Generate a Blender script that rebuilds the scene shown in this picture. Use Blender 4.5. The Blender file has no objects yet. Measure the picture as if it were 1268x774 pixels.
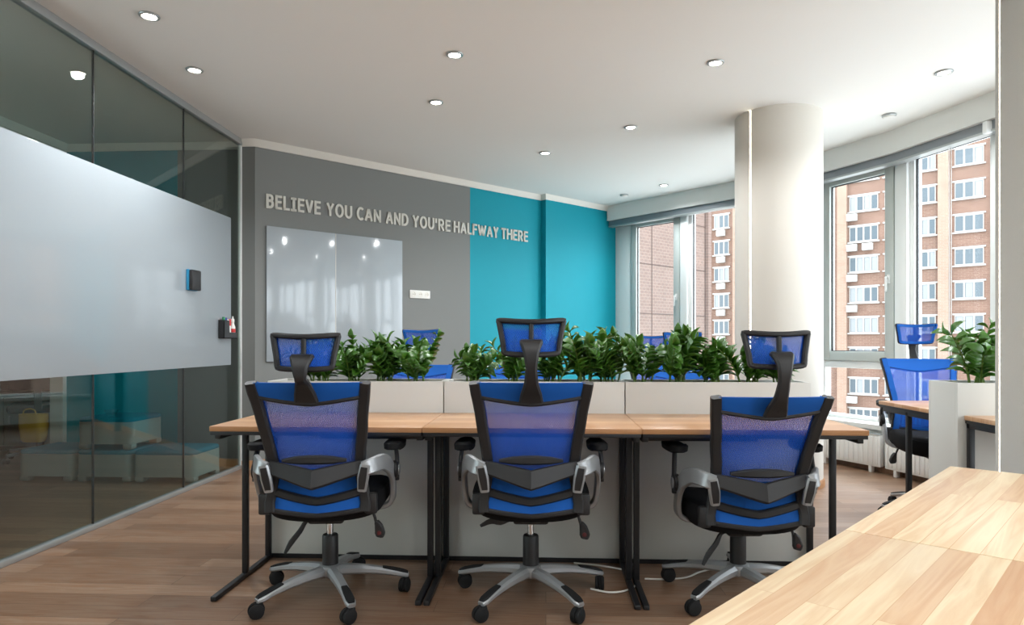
import bpy, bmesh, math, random
from mathutils import Vector, Matrix
C = bpy.context.scene.collection
PI = math.pi
random.seed(7)
CH = 2.89                      # ceiling height

# ------------------------------------------------------------------ materials
def lin(c):
    return tuple(((v/255)/12.92 if v/255 <= .04045 else (((v/255)+.055)/1.055)**2.4) for v in c)+(1,)
def mat(name, rgb, rough=.5, metal=0, spec=.5, emit=None, es=0):
    m = bpy.data.materials.new(name); m.use_nodes = True
    b = m.node_tree.nodes['Principled BSDF']
    b.inputs['Base Color'].default_value = lin(rgb)
    b.inputs['Roughness'].default_value = rough
    b.inputs['Metallic'].default_value = metal
    b.inputs['Specular IOR Level'].default_value = spec
    if emit:
        b.inputs['Emission Color'].default_value = lin(emit); b.inputs['Emission Strength'].default_value = es
    return m
def nodes(m): return m.node_tree.nodes, m.node_tree.links, m.node_tree.nodes['Principled BSDF']
def mixrgb(N, L, fac, a, b, mode='MIX'):
    n = N.new('ShaderNodeMix'); n.data_type = 'RGBA'; n.blend_type = mode
    if isinstance(fac, (int, float)): n.inputs[0].default_value = fac
    else: L.new(fac, n.inputs[0])
    for i, v in ((6, a), (7, b)):
        if isinstance(v, tuple): n.inputs[i].default_value = v
        else: L.new(v, n.inputs[i])
    return n.outputs[2]
def noise_bump(m, scale=60, strength=.1, dist=.002, colvar=0):
    N, L, b = nodes(m)
    tc = N.new('ShaderNodeTexCoord'); nz = N.new('ShaderNodeTexNoise')
    nz.inputs['Scale'].default_value = scale; nz.inputs['Detail'].default_value = 4
    L.new(tc.outputs['Object'], nz.inputs['Vector'])
    bp = N.new('ShaderNodeBump'); bp.inputs['Strength'].default_value = strength; bp.inputs['Distance'].default_value = dist
    L.new(nz.outputs['Fac'], bp.inputs['Height']); L.new(bp.outputs['Normal'], b.inputs['Normal'])
    if colvar:
        c = tuple(b.inputs['Base Color'].default_value); d = tuple(v*(1-colvar) for v in c[:3])+(1,)
        L.new(mixrgb(N, L, nz.outputs['Fac'], d, c), b.inputs['Base Color'])
    return m
def wood(name, c1, c2, c3, stave=.085, length=1.3, rough=.4, rot=0, ringmix=.55, seam=(120,80,50), seamw=.0015, grain=1.0, spec=.4, sharp=0):
    """staves / planks along object X (rot turns it)"""
    m = mat(name, c1, rough, spec=spec); N, L, b = nodes(m)
    tc = N.new('ShaderNodeTexCoord'); mp = N.new('ShaderNodeMapping'); mp.inputs['Rotation'].default_value = (0,0,rot); mp.inputs['Location'].default_value = (2.9*sharp, 1.55*sharp, 0)
    L.new(tc.outputs['Object'], mp.inputs['Vector'])
    br = N.new('ShaderNodeTexBrick'); br.offset = .37; br.offset_frequency = 2
    br.inputs['Color1'].default_value = (0,0,0,1); br.inputs['Color2'].default_value = (1,1,1,1); br.inputs['Mortar'].default_value = (.5,.5,.5,1)
    br.inputs['Scale'].default_value = 1; br.inputs['Brick Width'].default_value = length; br.inputs['Row Height'].default_value = stave
    br.inputs['Mortar Size'].default_value = 0.0; br.inputs['Bias'].default_value = 0
    L.new(mp.outputs[0], br.inputs['Vector'])
    ramp = N.new('ShaderNodeValToRGB'); e = ramp.color_ramp.elements
    e[0].position = .15+.1*sharp; e[0].color = lin(c1); e[1].position = .85-.2*sharp; e[1].color = lin(c3)
    k = e.new(.5-.05*sharp); k.color = lin(c2)
    L.new(br.outputs['Color'], ramp.inputs['Fac'])
    # grain: stretched noise, offset by stave value
    ad = N.new('ShaderNodeVectorMath'); ad.operation = 'MULTIPLY_ADD'
    ad.inputs[1].default_value = (3,7,5); L.new(br.outputs['Color'], ad.inputs[0]); L.new(mp.outputs[0], ad.inputs[2])
    ms = N.new('ShaderNodeMapping'); ms.inputs['Scale'].default_value = (1.1, 16, 1); L.new(ad.outputs[0], ms.inputs['Vector'])
    nz = N.new('ShaderNodeTexNoise'); nz.inputs['Scale'].default_value = 1.6; nz.inputs['Detail'].default_value = 5; nz.inputs['Distortion'].default_value = .6
    L.new(ms.outputs[0], nz.inputs['Vector'])
    wv = N.new('ShaderNodeMath'); wv.operation = 'MULTIPLY'; wv.inputs[1].default_value = 9*grain; L.new(nz.outputs['Fac'], wv.inputs[0])
    fr = N.new('ShaderNodeMath'); fr.operation = 'PINGPONG'; fr.inputs[1].default_value = 1; L.new(wv.outputs[0], fr.inputs[0])
    mu = N.new('ShaderNodeMath'); mu.operation = 'MULTIPLY'; mu.inputs[1].default_value = ringmix; L.new(fr.outputs[0], mu.inputs[0])
    dark = N.new('ShaderNodeMix'); dark.data_type = 'RGBA'; dark.blend_type = 'MULTIPLY'; dark.inputs[7].default_value = lin(seam)
    dk = tuple(min(1, v*1.0) for v in lin((225,190,160))[:3])+(1,)
    dark.inputs[7].default_value = dk; L.new(mu.outputs[0], dark.inputs[0]); L.new(ramp.outputs[0], dark.inputs[6])
    b2 = N.new('ShaderNodeTexBrick'); b2.offset = .37; b2.offset_frequency = 2
    b2.inputs['Scale'].default_value = 1; b2.inputs['Brick Width'].default_value = length; b2.inputs['Row Height'].default_value = stave
    b2.inputs['Mortar Size'].default_value = seamw; b2.inputs['Mortar Smooth'].default_value = .3
    L.new(mp.outputs[0], b2.inputs['Vector'])
    L.new(mixrgb(N, L, b2.outputs['Fac'], dark.outputs[2], lin(seam)), b.inputs['Base Color'])
    return m

M = {}
M['ceil'] = noise_bump(mat('ceiling_paint', (232,231,227), .85, spec=.2), 90, .05)
M['soffit'] = mat('soffit_paint', (226,227,224), .8, spec=.2)
M['grey'] = noise_bump(mat('grey_wall_paint', (123,125,123), .75, spec=.25), 120, .08)
M['teal'] = noise_bump(mat('teal_wall_paint', (0,143,160), .6, spec=.3), 120, .08)
M['white'] = mat('white_paint', (228,227,222), .6, spec=.3)
M['crown'] = mat('crown_paint', (225,222,214), .6, spec=.3)
M['wallback'] = mat('back_wall_paint', (214,212,206), .8, spec=.2)
M['brownwall'] = mat('brown_wall_paint', (92,80,70), .8, spec=.2)
M['column'] = noise_bump(mat('column_plaster', (214,209,200), .75, spec=.2), 70, .12)
M['column2'] = noise_bump(mat('textured_plaster', (208,205,199), .8, spec=.2), 240, .5, .002, .06)
M['led'] = mat('led_strip', (255,250,235), .5, emit=(255,247,228), es=5)
M['floor'] = wood('laminate_floor', (126,101,82), (138,112,92), (152,126,105), stave=.125, length=1.25, rough=.34, ringmix=.7, seam=(84,62,46), seamw=.0014, grain=1.2, spec=.5)
M['deskwood'] = wood('desk_board', (198,154,114), (207,165,125), (217,178,140), stave=.09, length=.7, rough=.32, ringmix=.4, seam=(178,130,88), seamw=.0006)
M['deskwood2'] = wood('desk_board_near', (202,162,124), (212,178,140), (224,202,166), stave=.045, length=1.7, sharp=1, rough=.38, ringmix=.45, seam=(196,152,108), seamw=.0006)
M['oak'] = wood('baseboard_wood', (176,134,96), (190,148,108), (200,158,118), stave=.3, length=2, rough=.5, ringmix=.4)
M['darkwood'] = wood('dark_baseboard_wood', (112,86,68), (120,92,72), (128,98,78), stave=.3, length=2, rough=.5, ringmix=.4)
M['black'] = mat('black_steel', (26,26,28), .45, spec=.5)
M['plastic'] = noise_bump(mat('black_plastic', (34,33,34), .5, spec=.5), 400, .1)
M['rubber'] = mat('black_rubber', (24,24,25), .75, spec=.3)
M['blackfab'] = noise_bump(mat('black_fabric', (20,20,22), .9, spec=.2), 500, .2)
M['silver'] = mat('silver_plastic', (168,170,172), .38, metal=.55, spec=.5)
M['chrome'] = mat('chrome', (220,220,220), .15, metal=1)
M['bluepad'] = noise_bump(mat('blue_fabric', (26,92,178), .8, spec=.25), 500, .25, .001)
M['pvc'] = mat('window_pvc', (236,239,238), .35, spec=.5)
M['pvcbacklit'] = mat('window_sash_grey', (190,197,194), .35, spec=.5)  # same PVC as the frames, tinted greyer to paint in the backlit shade
M['gasket'] = mat('black_gasket', (30,30,30), .6)
M['blind'] = mat('blind_aluminium', (132,137,142), .4, metal=.4)
M['alu'] = mat('aluminium', (172,176,176), .35, metal=.6)
M['leaf'] = noise_bump(mat('glossy_leaf', (74,126,34), .35, spec=.5), 18, .15, .004, .45)
M['stem'] = mat('plant_stem', (96,124,52), .5)
M['soil'] = noise_bump(mat('dark_soil', (50,38,30), .95, spec=.1), 120, 1, .01, .4)
M['planter'] = mat('planter_laminate', (214,213,207), .5, spec=.35)
M['board'] = mat('glossy_board', (160,168,173), .11, spec=.6)
M['stoolbody'] = mat('stool_laminate', (146,152,150), .5)
M['stoolpad'] = noise_bump(mat('teal_felt', (0,112,136), .9, spec=.2), 400, .2)
M['yellow'] = mat('yellow_fabric', (222,170,60), .8)
M['radiator'] = mat('radiator_enamel', (232,232,228), .35, spec=.5)
M['red'] = mat('red_plastic', (190,40,40), .5)
M['darkred'] = mat('dark_red_plastic', (96,34,36), .5)
M['green'] = mat('green_plastic', (40,120,80), .5)
M['navy'] = mat('navy_plastic', (30,50,130), .5)
M['feltblue'] = mat('eraser_felt', (40,130,170), .8)
M['letter'] = mat('letter_paint', (205,203,194), .6)
M['cable'] = mat('white_cable', (225,222,214), .5)
M['brick'] = None

def glass(name, tint, refl_rough=0.0, boost=1.0):
    m = bpy.data.materials.new(name); m.use_nodes = True
    N, L = m.node_tree.nodes, m.node_tree.links; N.remove(N['Principled BSDF'])
    t = N.new('ShaderNodeBsdfTransparent'); t.inputs[0].default_value = tint+(1,)
    g = N.new('ShaderNodeBsdfGlossy'); g.inputs['Roughness'].default_value = refl_rough
    lw = N.new('ShaderNodeLayerWeight'); lw.inputs['Blend'].default_value = .5      # facing: 0 head on, 1 grazing
    pw = N.new('ShaderNodeMath'); pw.operation = 'POWER'; pw.inputs[1].default_value = 4.5; L.new(lw.outputs['Facing'], pw.inputs[0])
    mu = N.new('ShaderNodeMath'); mu.operation = 'MULTIPLY_ADD'; mu.inputs[1].default_value = .9*boost; mu.inputs[2].default_value = .04*boost; mu.use_clamp = True
    L.new(pw.outputs[0], mu.inputs[0])
    mx = N.new('ShaderNodeMixShader'); L.new(mu.outputs[0], mx.inputs[0]); L.new(t.outputs[0], mx.inputs[1]); L.new(g.outputs[0], mx.inputs[2])
    L.new(mx.outputs[0], N['Material Output'].inputs['Surface'])
    return m
M['winglass'] = glass('window_glass', (.97,.985,.98), 0, .8)
M['partglass'] = glass('tinted_partition_glass', (.80,.86,.84), 0, 1.25)
M['clearglass'] = glass('clear_glass', (.9,.92,.92), 0, 1.2)

def meshfab(name, rgb, alpha, sx, sz):
    m = mat(name, rgb, .7, spec=.3); N, L, b = nodes(m)
    tc = N.new('ShaderNodeTexCoord'); mp = N.new('ShaderNodeMapping'); mp.inputs['Scale'].default_value = (sx, 1, sz)
    L.new(tc.outputs['Object'], mp.inputs['Vector'])
    sp = N.new('ShaderNodeSeparateXYZ'); L.new(mp.outputs[0], sp.inputs[0])
    o = []
    for ax in ('X', 'Z'):
        s = N.new('ShaderNodeMath'); s.operation = 'SINE'; L.new(sp.outputs[ax], s.inputs[0]); o.append(s.outputs[0])
    a = N.new('ShaderNodeMath'); a.operation = 'MULTIPLY'; L.new(o[0], a.inputs[0]); L.new(o[1], a.inputs[1])
    c = N.new('ShaderNodeMath'); c.operation = 'MULTIPLY_ADD'; c.inputs[1].default_value = .14; c.inputs[2].default_value = alpha
    L.new(a.outputs[0], c.inputs[0]); c.use_clamp = True
    L.new(c.outputs[0], b.inputs['Alpha'])
    return m
M['mesh'] = meshfab('blue_mesh_fabric', (28,94,204), .56, 900, 500)

# ------------------------------------------------------------------ mesh builder
def sm(o, ang=40):
    me = o.data
    for p in me.polygons: p.use_smooth = True
    me.set_sharp_from_angle(angle=math.radians(ang))
class MB:
    def __init__(s): s.bm = bmesh.new()
    def box(s, c, d, bev=0, rot=None, seg=2):
        r = bmesh.ops.create_cube(s.bm, size=1)
        vs = r['verts']
        bmesh.ops.scale(s.bm, vec=d, verts=vs)
        if bev:
            es = list({e for v in vs for e in v.link_edges})
            r2 = bmesh.ops.bevel(s.bm, geom=es, offset=min(bev, min(d)*.49), segments=seg, affect='EDGES', profile=.5)
            vs = list({v for f in r2['faces'] for v in f.verts} | {v for v in vs if v.is_valid})
        mtx = Matrix.Translation(c) @ (rot.to_4x4() if rot is not None else Matrix.Identity(4))
        bmesh.ops.transform(s.bm, matrix=mtx, verts=vs)
        return s
    def span(s, a, b, bev=0):
        a, b = Vector(a), Vector(b)
        return s.box((a+b)/2, [abs(v) for v in (b-a)], bev)
    def rings(s, rs, closed=False, caps=True):
        bm = s.bm; R = [[bm.verts.new(p) for p in r] for r in rs]; n = len(R[0])
        m = len(R)
        for i in range(m if closed else m-1):
            a, b = R[i], R[(i+1) % m]
            for j in range(n):
                k = (j+1) % n
                try: bm.faces.new((a[j], a[k], b[k], b[j]))
                except ValueError: pass
        if caps and not closed:
            bm.faces.new(list(reversed(R[0]))); bm.faces.new(R[-1])
        return s
    def sweep(s, pts, w, t, N=(0,-1,0), closed=False, cut=.3, sub=0):
        pts = [Vector(p) for p in pts]
        if sub: 
            pts, w, t, N = resample(pts, w, t, N, sub, closed)
        m = len(pts); rs = []
        for i, p in enumerate(pts):
            a = pts[(i-1) % m] if (closed or i > 0) else p
            b = pts[(i+1) % m] if (closed or i < m-1) else p
            T = (b-a).normalized()
            nn = Vector(N[i] if isinstance(N, list) else N)
            U = T.cross(nn).normalized(); V = U.cross(T).normalized()
            hw = (w[i] if isinstance(w, list) else w)/2; ht = (t[i] if isinstance(t, list) else t)/2
            c = cut*min(hw, ht)*2
            rs.append([p+U*x+V*y for x, y in ((hw,-ht+c),(hw,ht-c),(hw-c,ht),(-hw+c,ht),(-hw,ht-c),(-hw,-ht+c),(-hw+c,-ht),(hw-c,-ht))])
        return s.rings(rs, closed)
    def tube(s, pts, r, n=10, sub=0, closed=False):
        pts = [Vector(p) for p in pts]
        if sub: pts, r, _, _ = resample(pts, r, 0, None, sub, closed)
        m = len(pts); rs = []; U = None
        for i, p in enumerate(pts):
            a = pts[(i-1) % m] if (closed or i > 0) else p
            b = pts[(i+1) % m] if (closed or i < m-1) else p
            T = (b-a).normalized()
            if U is None: U = T.orthogonal().normalized()
            U = (U-T*U.dot(T)).normalized(); V = T.cross(U)
            rr = r[i] if isinstance(r, list) else r
            rs.append([p+(U*math.cos(2*PI*j/n)+V*math.sin(2*PI*j/n))*rr for j in range(n)])
        return s.rings(rs, closed)
    def lathe(s, prof, c=(0,0,0), n=24, rot=None):
        rs = []
        for r, z in prof:
            ring = [Vector((r*math.cos(2*PI*j/n), r*math.sin(2*PI*j/n), z)) for j in range(n)]
            if rot is not None: ring = [rot @ v for v in ring]
            rs.append([v+Vector(c) for v in ring])
        return s.rings(rs)
    def slab(s, f, nu, nv, th):
        """f(u,v)->(point), th vector: closed slab"""
        th = Vector(th); bm = s.bm
        A = [[bm.verts.new(Vector(f(i/nu, j/nv))) for j in range(nv+1)] for i in range(nu+1)]
        B = [[bm.verts.new(v.co+th) for v in r] for r in A]
        for i in range(nu):
            for j in range(nv):
                bm.faces.new((A[i][j], A[i+1][j], A[i+1][j+1], A[i][j+1]))
                bm.faces.new((B[i][j], B[i][j+1], B[i+1][j+1], B[i+1][j]))
        for j in range(nv):
            bm.faces.new((A[0][j], A[0][j+1], B[0][j+1], B[0][j])); bm.faces.new((A[nu][j], B[nu][j], B[nu][j+1], A[nu][j+1]))
        for i in range(nu):
            bm.faces.new((A[i][0], B[i][0], B[i+1][0], A[i+1][0])); bm.faces.new((A[i][nv], A[i+1][nv], B[i+1][nv], B[i][nv]))
        return s
    def prism(s, poly, z0, z1):
        return s.rings([[Vector((x, y, z0)) for x, y in poly], [Vector((x, y, z1)) for x, y in poly]])
    def build(s, name, m, parent=None, ang=40, loc=None, rotz=None):
        bmesh.ops.recalc_face_normals(s.bm, faces=s.bm.faces[:])
        me = bpy.data.meshes.new(name); s.bm.to_mesh(me); s.bm.free()
        me.materials.append(m); o = bpy.data.objects.new(name, me); C.objects.link(o)
        if parent: o.parent = parent
        if loc is not None: o.location = loc
        if rotz is not None: o.rotation_euler = (0,0,rotz)
        sm(o, ang); return o
def catmull(P, i, u, closed):
    m = len(P)
    g = (lambda k: P[k % m]) if closed else (lambda k: P[min(max(k,0),m-1)])
    a, b, c, d = g(i-1), g(i), g(i+1), g(i+2)
    return .5*((2*b)+(c-a)*u+(2*a-5*b+4*c-d)*u*u+(3*b-3*c+d-a)*u**3)
def resample(pts, w, t, N, sub, closed):
    m = len(pts); P = []; W = []; T = []; NN = []
    for i in range(m if closed else m-1):
        for k in range(sub):
            u = k/sub; P.append(catmull(pts, i, u, closed))
            j = (i+1) % m
            W.append(w[i]*(1-u)+w[j]*u if isinstance(w, list) else w)
            T.append(t[i]*(1-u)+t[j]*u if isinstance(t, list) else t)
            NN.append(tuple(Vector(N[i])*(1-u)+Vector(N[j])*u) if isinstance(N, list) else N)
    if not closed:
        P.append(pts[-1]); W.append(w[-1] if isinstance(w, list) else w); T.append(t[-1] if isinstance(t, list) else t); NN.append(N[-1] if isinstance(N, list) else N)
    return P, W, T, NN

def thing(name, label, cat, loc=(0,0,0), rotz=0, group=None):
    o = bpy.data.objects.new(name, None); C.objects.link(o); o.empty_display_size = .1
    o.location = loc; o.rotation_euler = (0,0,rotz); o['label'] = label; o['category'] = cat
    if group: o['group'] = group
    return o
def tag(o, label, cat, group=None):
    o['label'] = label; o['category'] = cat
    if group: o['group'] = group
    return o
def struct(o): o['kind'] = 'structure'; return o
def empty_struct(name, loc=(0,0,0)):
    o = bpy.data.objects.new(name, None); C.objects.link(o); o.location = loc; return struct(o)
def copy_tree(o, parent=None):
    c = o.copy(); C.objects.link(c)
    if parent: c.parent = parent
    for ch in list(o.children): copy_tree(ch, c)
    return c

# ------------------------------------------------------------------ room shell
PATH = [(.80,8.88),(2.10,7.55),(2.487,6.633),(2.895,5.83),(3.48,3.94),(3.77,1.56),(3.77,-2.5)]
def offset(path, d):
    out = []
    for i, p in enumerate(path):
        ns = []
        for a, b in ((i-1, i), (i, i+1)):
            if a >= 0 and b < len(path):
                x, y = path[b][0]-path[a][0], path[b][1]-path[a][1]; l = math.hypot(x, y); ns.append(Vector((-y/l, x/l)))
        n = sum(ns, Vector((0,0))).normalized(); k = d/max(.3, n.dot(ns[0]))
        out.append((p[0]+n.x*k, p[1]+n.y*k))
    return out
def band(d0, d1, z0, z1, path=PATH):
    a, b = offset(path, d0), offset(path, d1); mb = MB()
    rs = []
    for p, q in zip(a, b):
        rs.append([Vector((p[0],p[1],z0)), Vector((q[0],q[1],z0)), Vector((q[0],q[1],z1)), Vector((p[0],p[1],z1))])
    return mb.rings(rs)

mb = MB(); mb.prism([(-7.5,-3),(4.0,-3),(4.0,1.6),(3.72,4.0),(3.1,5.95),(2.35,7.7),(1.0,9.1),(.6,9.3),(-7.5,9.3)], -.12, 0)
struct(mb.build('floor', M['floor']))
mb = MB(); mb.prism([(-7.5,-3),(4.15,-3),(4.15,1.6),(3.85,4.1),(3.3,6.0),(2.5,7.8),(1.0,9.35),(.6,9.5),(-7.5,9.5)], CH, CH+.15)
struct(mb.build('ceiling', M['ceil']))

W0 = Vector((-2.56,5.81)); WD = Vector((.7226,.6912)); WN = Vector((.6912,-.7226))   # text wall start, direction, normal into the room
WROT = math.atan2(WD.y, WD.x)
def wp(u, off=0, z=0): p = W0+WD*u+WN*off; return (p.x, p.y, z)
def wallbox(u0, u1, o0, o1, z0, z1):
    mb = MB(); q = [wp(u0,o0), wp(u1,o0), wp(u1,o1), wp(u0,o1)]
    mb.prism([(a[0],a[1]) for a in q], z0, z1); return mb
struct(wallbox(0, 2.378, 0, -.15, 0, CH).build('wall_back', M['grey']))
struct(wallbox(2.378, 3.46, 0, -.15, 0, CH).build('wall_back_teal', M['teal']))
struct(wallbox(3.46, 5.0, .085, -.15, 0, CH).build('wall_pilaster', M['teal']))
mb = MB(); mb.span((-2.70,5.81,0), (-2.555,5.96,CH)); struct(mb.build('wall_corner', M['grey']))
# crown mouldings
def crown(pts):
    mb = MB(); P = [Vector((p[0],p[1],0)) for p in pts]; rs = []
    for i, p in enumerate(P):
        ds = []
        if i > 0: ds.append((P[i]-P[i-1]).normalized())
        if i < len(P)-1: ds.append((P[i+1]-P[i]).normalized())
        ns = [Vector((d.y,-d.x,0)) for d in ds]; n = sum(ns, Vector()).normalized(); n = n/max(.3, n.dot(ns[0]))
        rs.append([p+n*a+Vector((0,0,z)) for a, z in ((-.01,CH+.002),(-.01,CH-.06),(.012,CH-.06),(.02,CH-.045),(.035,CH-.02),(.045,CH+.002))])
    return mb.rings(rs)
struct(crown([(-2.68,5.81),(-2.56,5.81)]+[wp(3.46)[:2], wp(3.46,.085)[:2], wp(4.62,.085)[:2]]).build('trim_1', M['crown']))
# baseboards
mb = MB(); mb.span((-2.68,5.797,0), (-2.56,5.81,.07)); struct(mb.build('baseboard_corner', M['oak']))
struct(wallbox(0, 3.46, .013, 0, 0, .07).build('baseboard_back', M['oak']))
struct(wallbox(3.46, 4.6, .098, .085, 0, .07).build('baseboard_pilaster', M['oak']))

# facade: wall below windows, sill, soffit, blind cassette
struct(band(0, .34, 0, .36).build('wall_right', M['white']))
struct(band(-.03, .24, .36, .40).build('trim_2', M['white']))
struct(band(-.012, 0, 0, .06).build('baseboard_right', M['darkwood']))
struct(band(0, .36, 2.70, CH).build('wall_soffit', M['soffit']))
struct(band(-.006, .0, 2.70, 2.715).build('trim_3', M['soffit']))
bc = thing('roller_blind', 'grey aluminium roller blind cassette running above the curved windows', 'blind')
band(.035, .10, 2.632, 2.70).build('cassette', M['blind'], bc)
band(.03, .115, 2.618, 2.634).build('lower_rail', M['alu'], bc)
mb = MB(); mb.box((3.175,5.02,2.655), (.05,.05,.09), .01); mb.build('bracket', M['pvc'], bc)
# wall behind the camera
mb = MB(); mb.span((-7.5,-2.65,0), (4.1,-2.5,CH)); struct(mb.build('wall_behind', M['wallback']))

# ---- windows
OFF = .22
OP = offset(PATH, OFF)
wincount = [0]
ZB, ZT = .40, 2.70
def wseg(i):
    a = Vector(OP[i]); b = Vector(OP[i+1]); d = (b-a); L = d.length; d.normalize(); return a, d, L
def wbox(mb, a, d, s0, s1, o0, o1, z0, z1, bev=.006):
    n = Vector((-d.y, d.x)); c = a+d*((s0+s1)/2)+n*((o0+o1)/2)
    mb.box((c.x, c.y, (z0+z1)/2), (s1-s0, o1-o0, z1-z0), bev, Matrix.Rotation(math.atan2(d.y, d.x), 3, 'Z'))
def frame(mb, a, d, s0, s1, o0, o1, z0, z1, w):
    wbox(mb, a, d, s0, s0+w, o0, o1, z0, z1); wbox(mb, a, d, s1-w, s1, o0, o1, z0, z1)
    wbox(mb, a, d, s0+w, s1-w, o0, o1, z0, z0+w); wbox(mb, a, d, s0+w, s1-w, o0, o1, z1-w, z1)
def window(i, s0, s1, kind):
    wincount[0] += 1; a, d, L = wseg(i)
    root = empty_struct('window_%d' % wincount[0])
    if kind == 'fixed':
        mb = MB(); frame(mb, a, d, s0, s1, -.03, .05, ZB, ZT, .045); mb.build('window_frame', M['pvc'], root)
        mb = MB(); frame(mb, a, d, s0+.045, s1-.045, -.012, .012, ZB+.045, ZT-.045, .008); mb.build('gasket', M['gasket'], root)
        mb = MB(); wbox(mb, a, d, s0+.045, s1-.045, -.004, .004, ZB+.045, ZT-.045, 0); mb.build('glass_pane', M['winglass'], root)
    else:
        mb = MB(); frame(mb, a, d, s0, s1, -.03, .05, ZB, ZT, .035)
        wbox(mb, a, d, s0+.035, s1-.035, -.03, .05, .87, .94); mb.build('window_frame', M['pvc'], root)
        mb = MB(); frame(mb, a, d, s0+.02, s1-.02, -.055, .02, .94, ZT-.025, .085); sash = mb.build('sash', M['pvcbacklit'], root)
        mb = MB(); frame(mb, a, d, s0+.105, s1-.105, -.03, -.01, 1.025, ZT-.11, .008); mb.build('gasket', M['gasket'], root)
        mb = MB(); wbox(mb, a, d, s0+.105, s1-.105, -.024, -.016, 1.025, ZT-.11, 0); mb.build('glass_pane', M['winglass'], root)
        mb = MB(); wbox(mb, a, d, s0+.035, s1-.035, -.004, .004, ZB+.03, .875, 0); mb.build('lower_glass_pane', M['winglass'], root)
        mb = MB(); wbox(mb, a, d, s1-.075, s1-.05, -.07, -.055, 1.62, 1.70, .004); wbox(mb, a, d, s1-.068, s1-.057, -.095, -.07, 1.66, 1.68, .004); wbox(mb, a, d, s1-.072, s1-.053, -.105, -.09, 1.55, 1.68, .006)
        mb.build('window_handle', M['pvc'], sash)
def post(x, y, d, w=.12, depth=.14, n=[0]):
    n[0] += 1
    mb = MB(); mb.box((x, y, (ZB+ZT)/2), (w, depth, ZT-ZB), .008, Matrix.Rotation(math.atan2(d.y, d.x), 3, 'Z'))
    struct(mb.build('trim_%d' % (10+n[0]), M['pvc']))
a, d, L = wseg(0)
mb = MB(); wbox(mb, a, d, -.02, .24, -.03, .05, ZB, ZT); struct(mb.build('trim_4', M['pvc']))
window(0, .24, 1.02, 'sash'); p = a+d*1.07; post(p.x, p.y, d, .10); window(0, 1.12, L-.05, 'fixed')
a1, d1, L1 = wseg(1); post(a1.x, a1.y, (d+d1), .12); window(1, .05, L1-.25, 'fixed')
a2, d2, L2 = wseg(2); p = a2+d2*(-.02); window(1, L1-.25, L1-.02, 'fixed')
window(2, 0.035, L2-.09, 'sash')
a3, d3, L3 = wseg(3); post(a3.x-d2.x*.03, a3.y-d2.y*.03, (d2+d3), .12)
window(3, .03, .80, 'fixed'); p = a3+d3*.85; post(p.x, p.y, d3, .10); window(3, .90, L3-.05, 'sash')
a4, d4, L4 = wseg(4); post(a4.x, a4.y, d3+d4, .12); window(4, .06, L4/2, 'fixed'); window(4, L4/2, L4-.05, 'sash')
a5, d5, L5 = wseg(5); post(a5.x, a5.y, d4+d5, .12); window(5, .06, 1.4, 'fixed'); window(5, 1.4, 2.7, 'fixed'); window(5, 2.7, L5-.05, 'fixed')
# blind cord
cr = a3+d3*.50; nn = Vector((-d3.y, d3.x)); cr = cr-nn*.13
mb = MB()
mb.tube([(cr.x, cr.y, 2.62), (cr.x+.002, cr.y, 1.6), (cr.x, cr.y, .62)], .0025, 6)
mb.tube([(cr.x+d3.x*.02, cr.y+d3.y*.02, 2.62), (cr.x+d3.x*.02, cr.y+d3.y*.02, .62)], .0025, 6)
mb.tube([(cr.x, cr.y, .62), (cr.x+d3.x*.01, cr.y+d3.y*.01, .60), (cr.x+d3.x*.02, cr.y+d3.y*.02, .62)], .0035, 6)
mb.build('pull_cord', M['pvc'], bc)

# ---- radiators
def radiator(i, s0, s1, label):
    a = Vector(PATH[i]); b = Vector(PATH[i+1]); d = (b-a).normalized(); n = Vector((-d.y, d.x))
    c = a+d*((s0+s1)/2)-n*.06
    t = thing('radiator', label, 'radiator', (c.x, c.y, 0), math.atan2(d.y, d.x), 'radiators below the windows')
    L = s1-s0
    mb = MB(); mb.box((0,0,.19), (L,.05,.27), .006); mb.build('panel', M['radiator'], t)
    mb = MB(); k = int(L/.045)
    for j in range(k): mb.box((-L/2+.03+j*(L-.06)/(k-1), -.029, .19), (.022,.012,.235), .005)
    mb.build('ribs', M['radiator'], t)
    mb = MB(); mb.box((0,0,.328), (L,.06,.008), .002); mb.build('top_grille', M['alu'], t)
    for sx in (-1,1):
        mb = MB(); mb.box((sx*(L/2-.1),.0,.03), (.03,.04,.06), .004); mb.build('foot', M['radiator'], t)
radiator(2, .2, .87, 'white ribbed radiator under the openable window behind the third chair')
radiator(3, .03, 1.3, 'white ribbed radiator under the window beside the far right chair')

# ---- columns with LED slots
def column(cx, cy, r, ang, m, name, label, gap=.012):
    t = thing(name, label, 'column', (cx, cy, 0))
    mb = MB(); n = 64; poly = []
    a0 = math.radians(ang); g = gap/r
    poly = [((r)*math.cos(a0+g/2+(2*PI-g)*k/n), (r)*math.sin(a0+g/2+(2*PI-g)*k/n)) for k in range(n+1)]
    poly += [((r-.014)*math.cos(a0-g/2), (r-.014)*math.sin(a0-g/2)), ((r-.014)*math.cos(a0+g/2), (r-.014)*math.sin(a0+g/2))]
    mb.prism(poly, 0, CH); mb.build('shaft', m, t)
    mb = MB(); p = Vector((math.cos(a0), math.sin(a0)))*(r-.008)
    mb.box((p.x, p.y, CH/2), (.014, gap*.98, CH-.004), .002, Matrix.Rotation(a0, 3, 'Z')); mb.build('led_strip', M['led'], t)
    mb = MB(); mb.lathe([(r-.01,0),(r+.012,0),(r+.012,.05),(r+.004,.06),(r-.01,.06)], n=64); mb.build('base_ring', M['oak'], t)
column(1.839, 5.449, .327, -146.0, M['column'], 'round_column', 'cream round column with a glowing vertical light slot beside the windows')
a_c2 = math.degrees(math.atan2(-2.245, -1.83))
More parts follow.
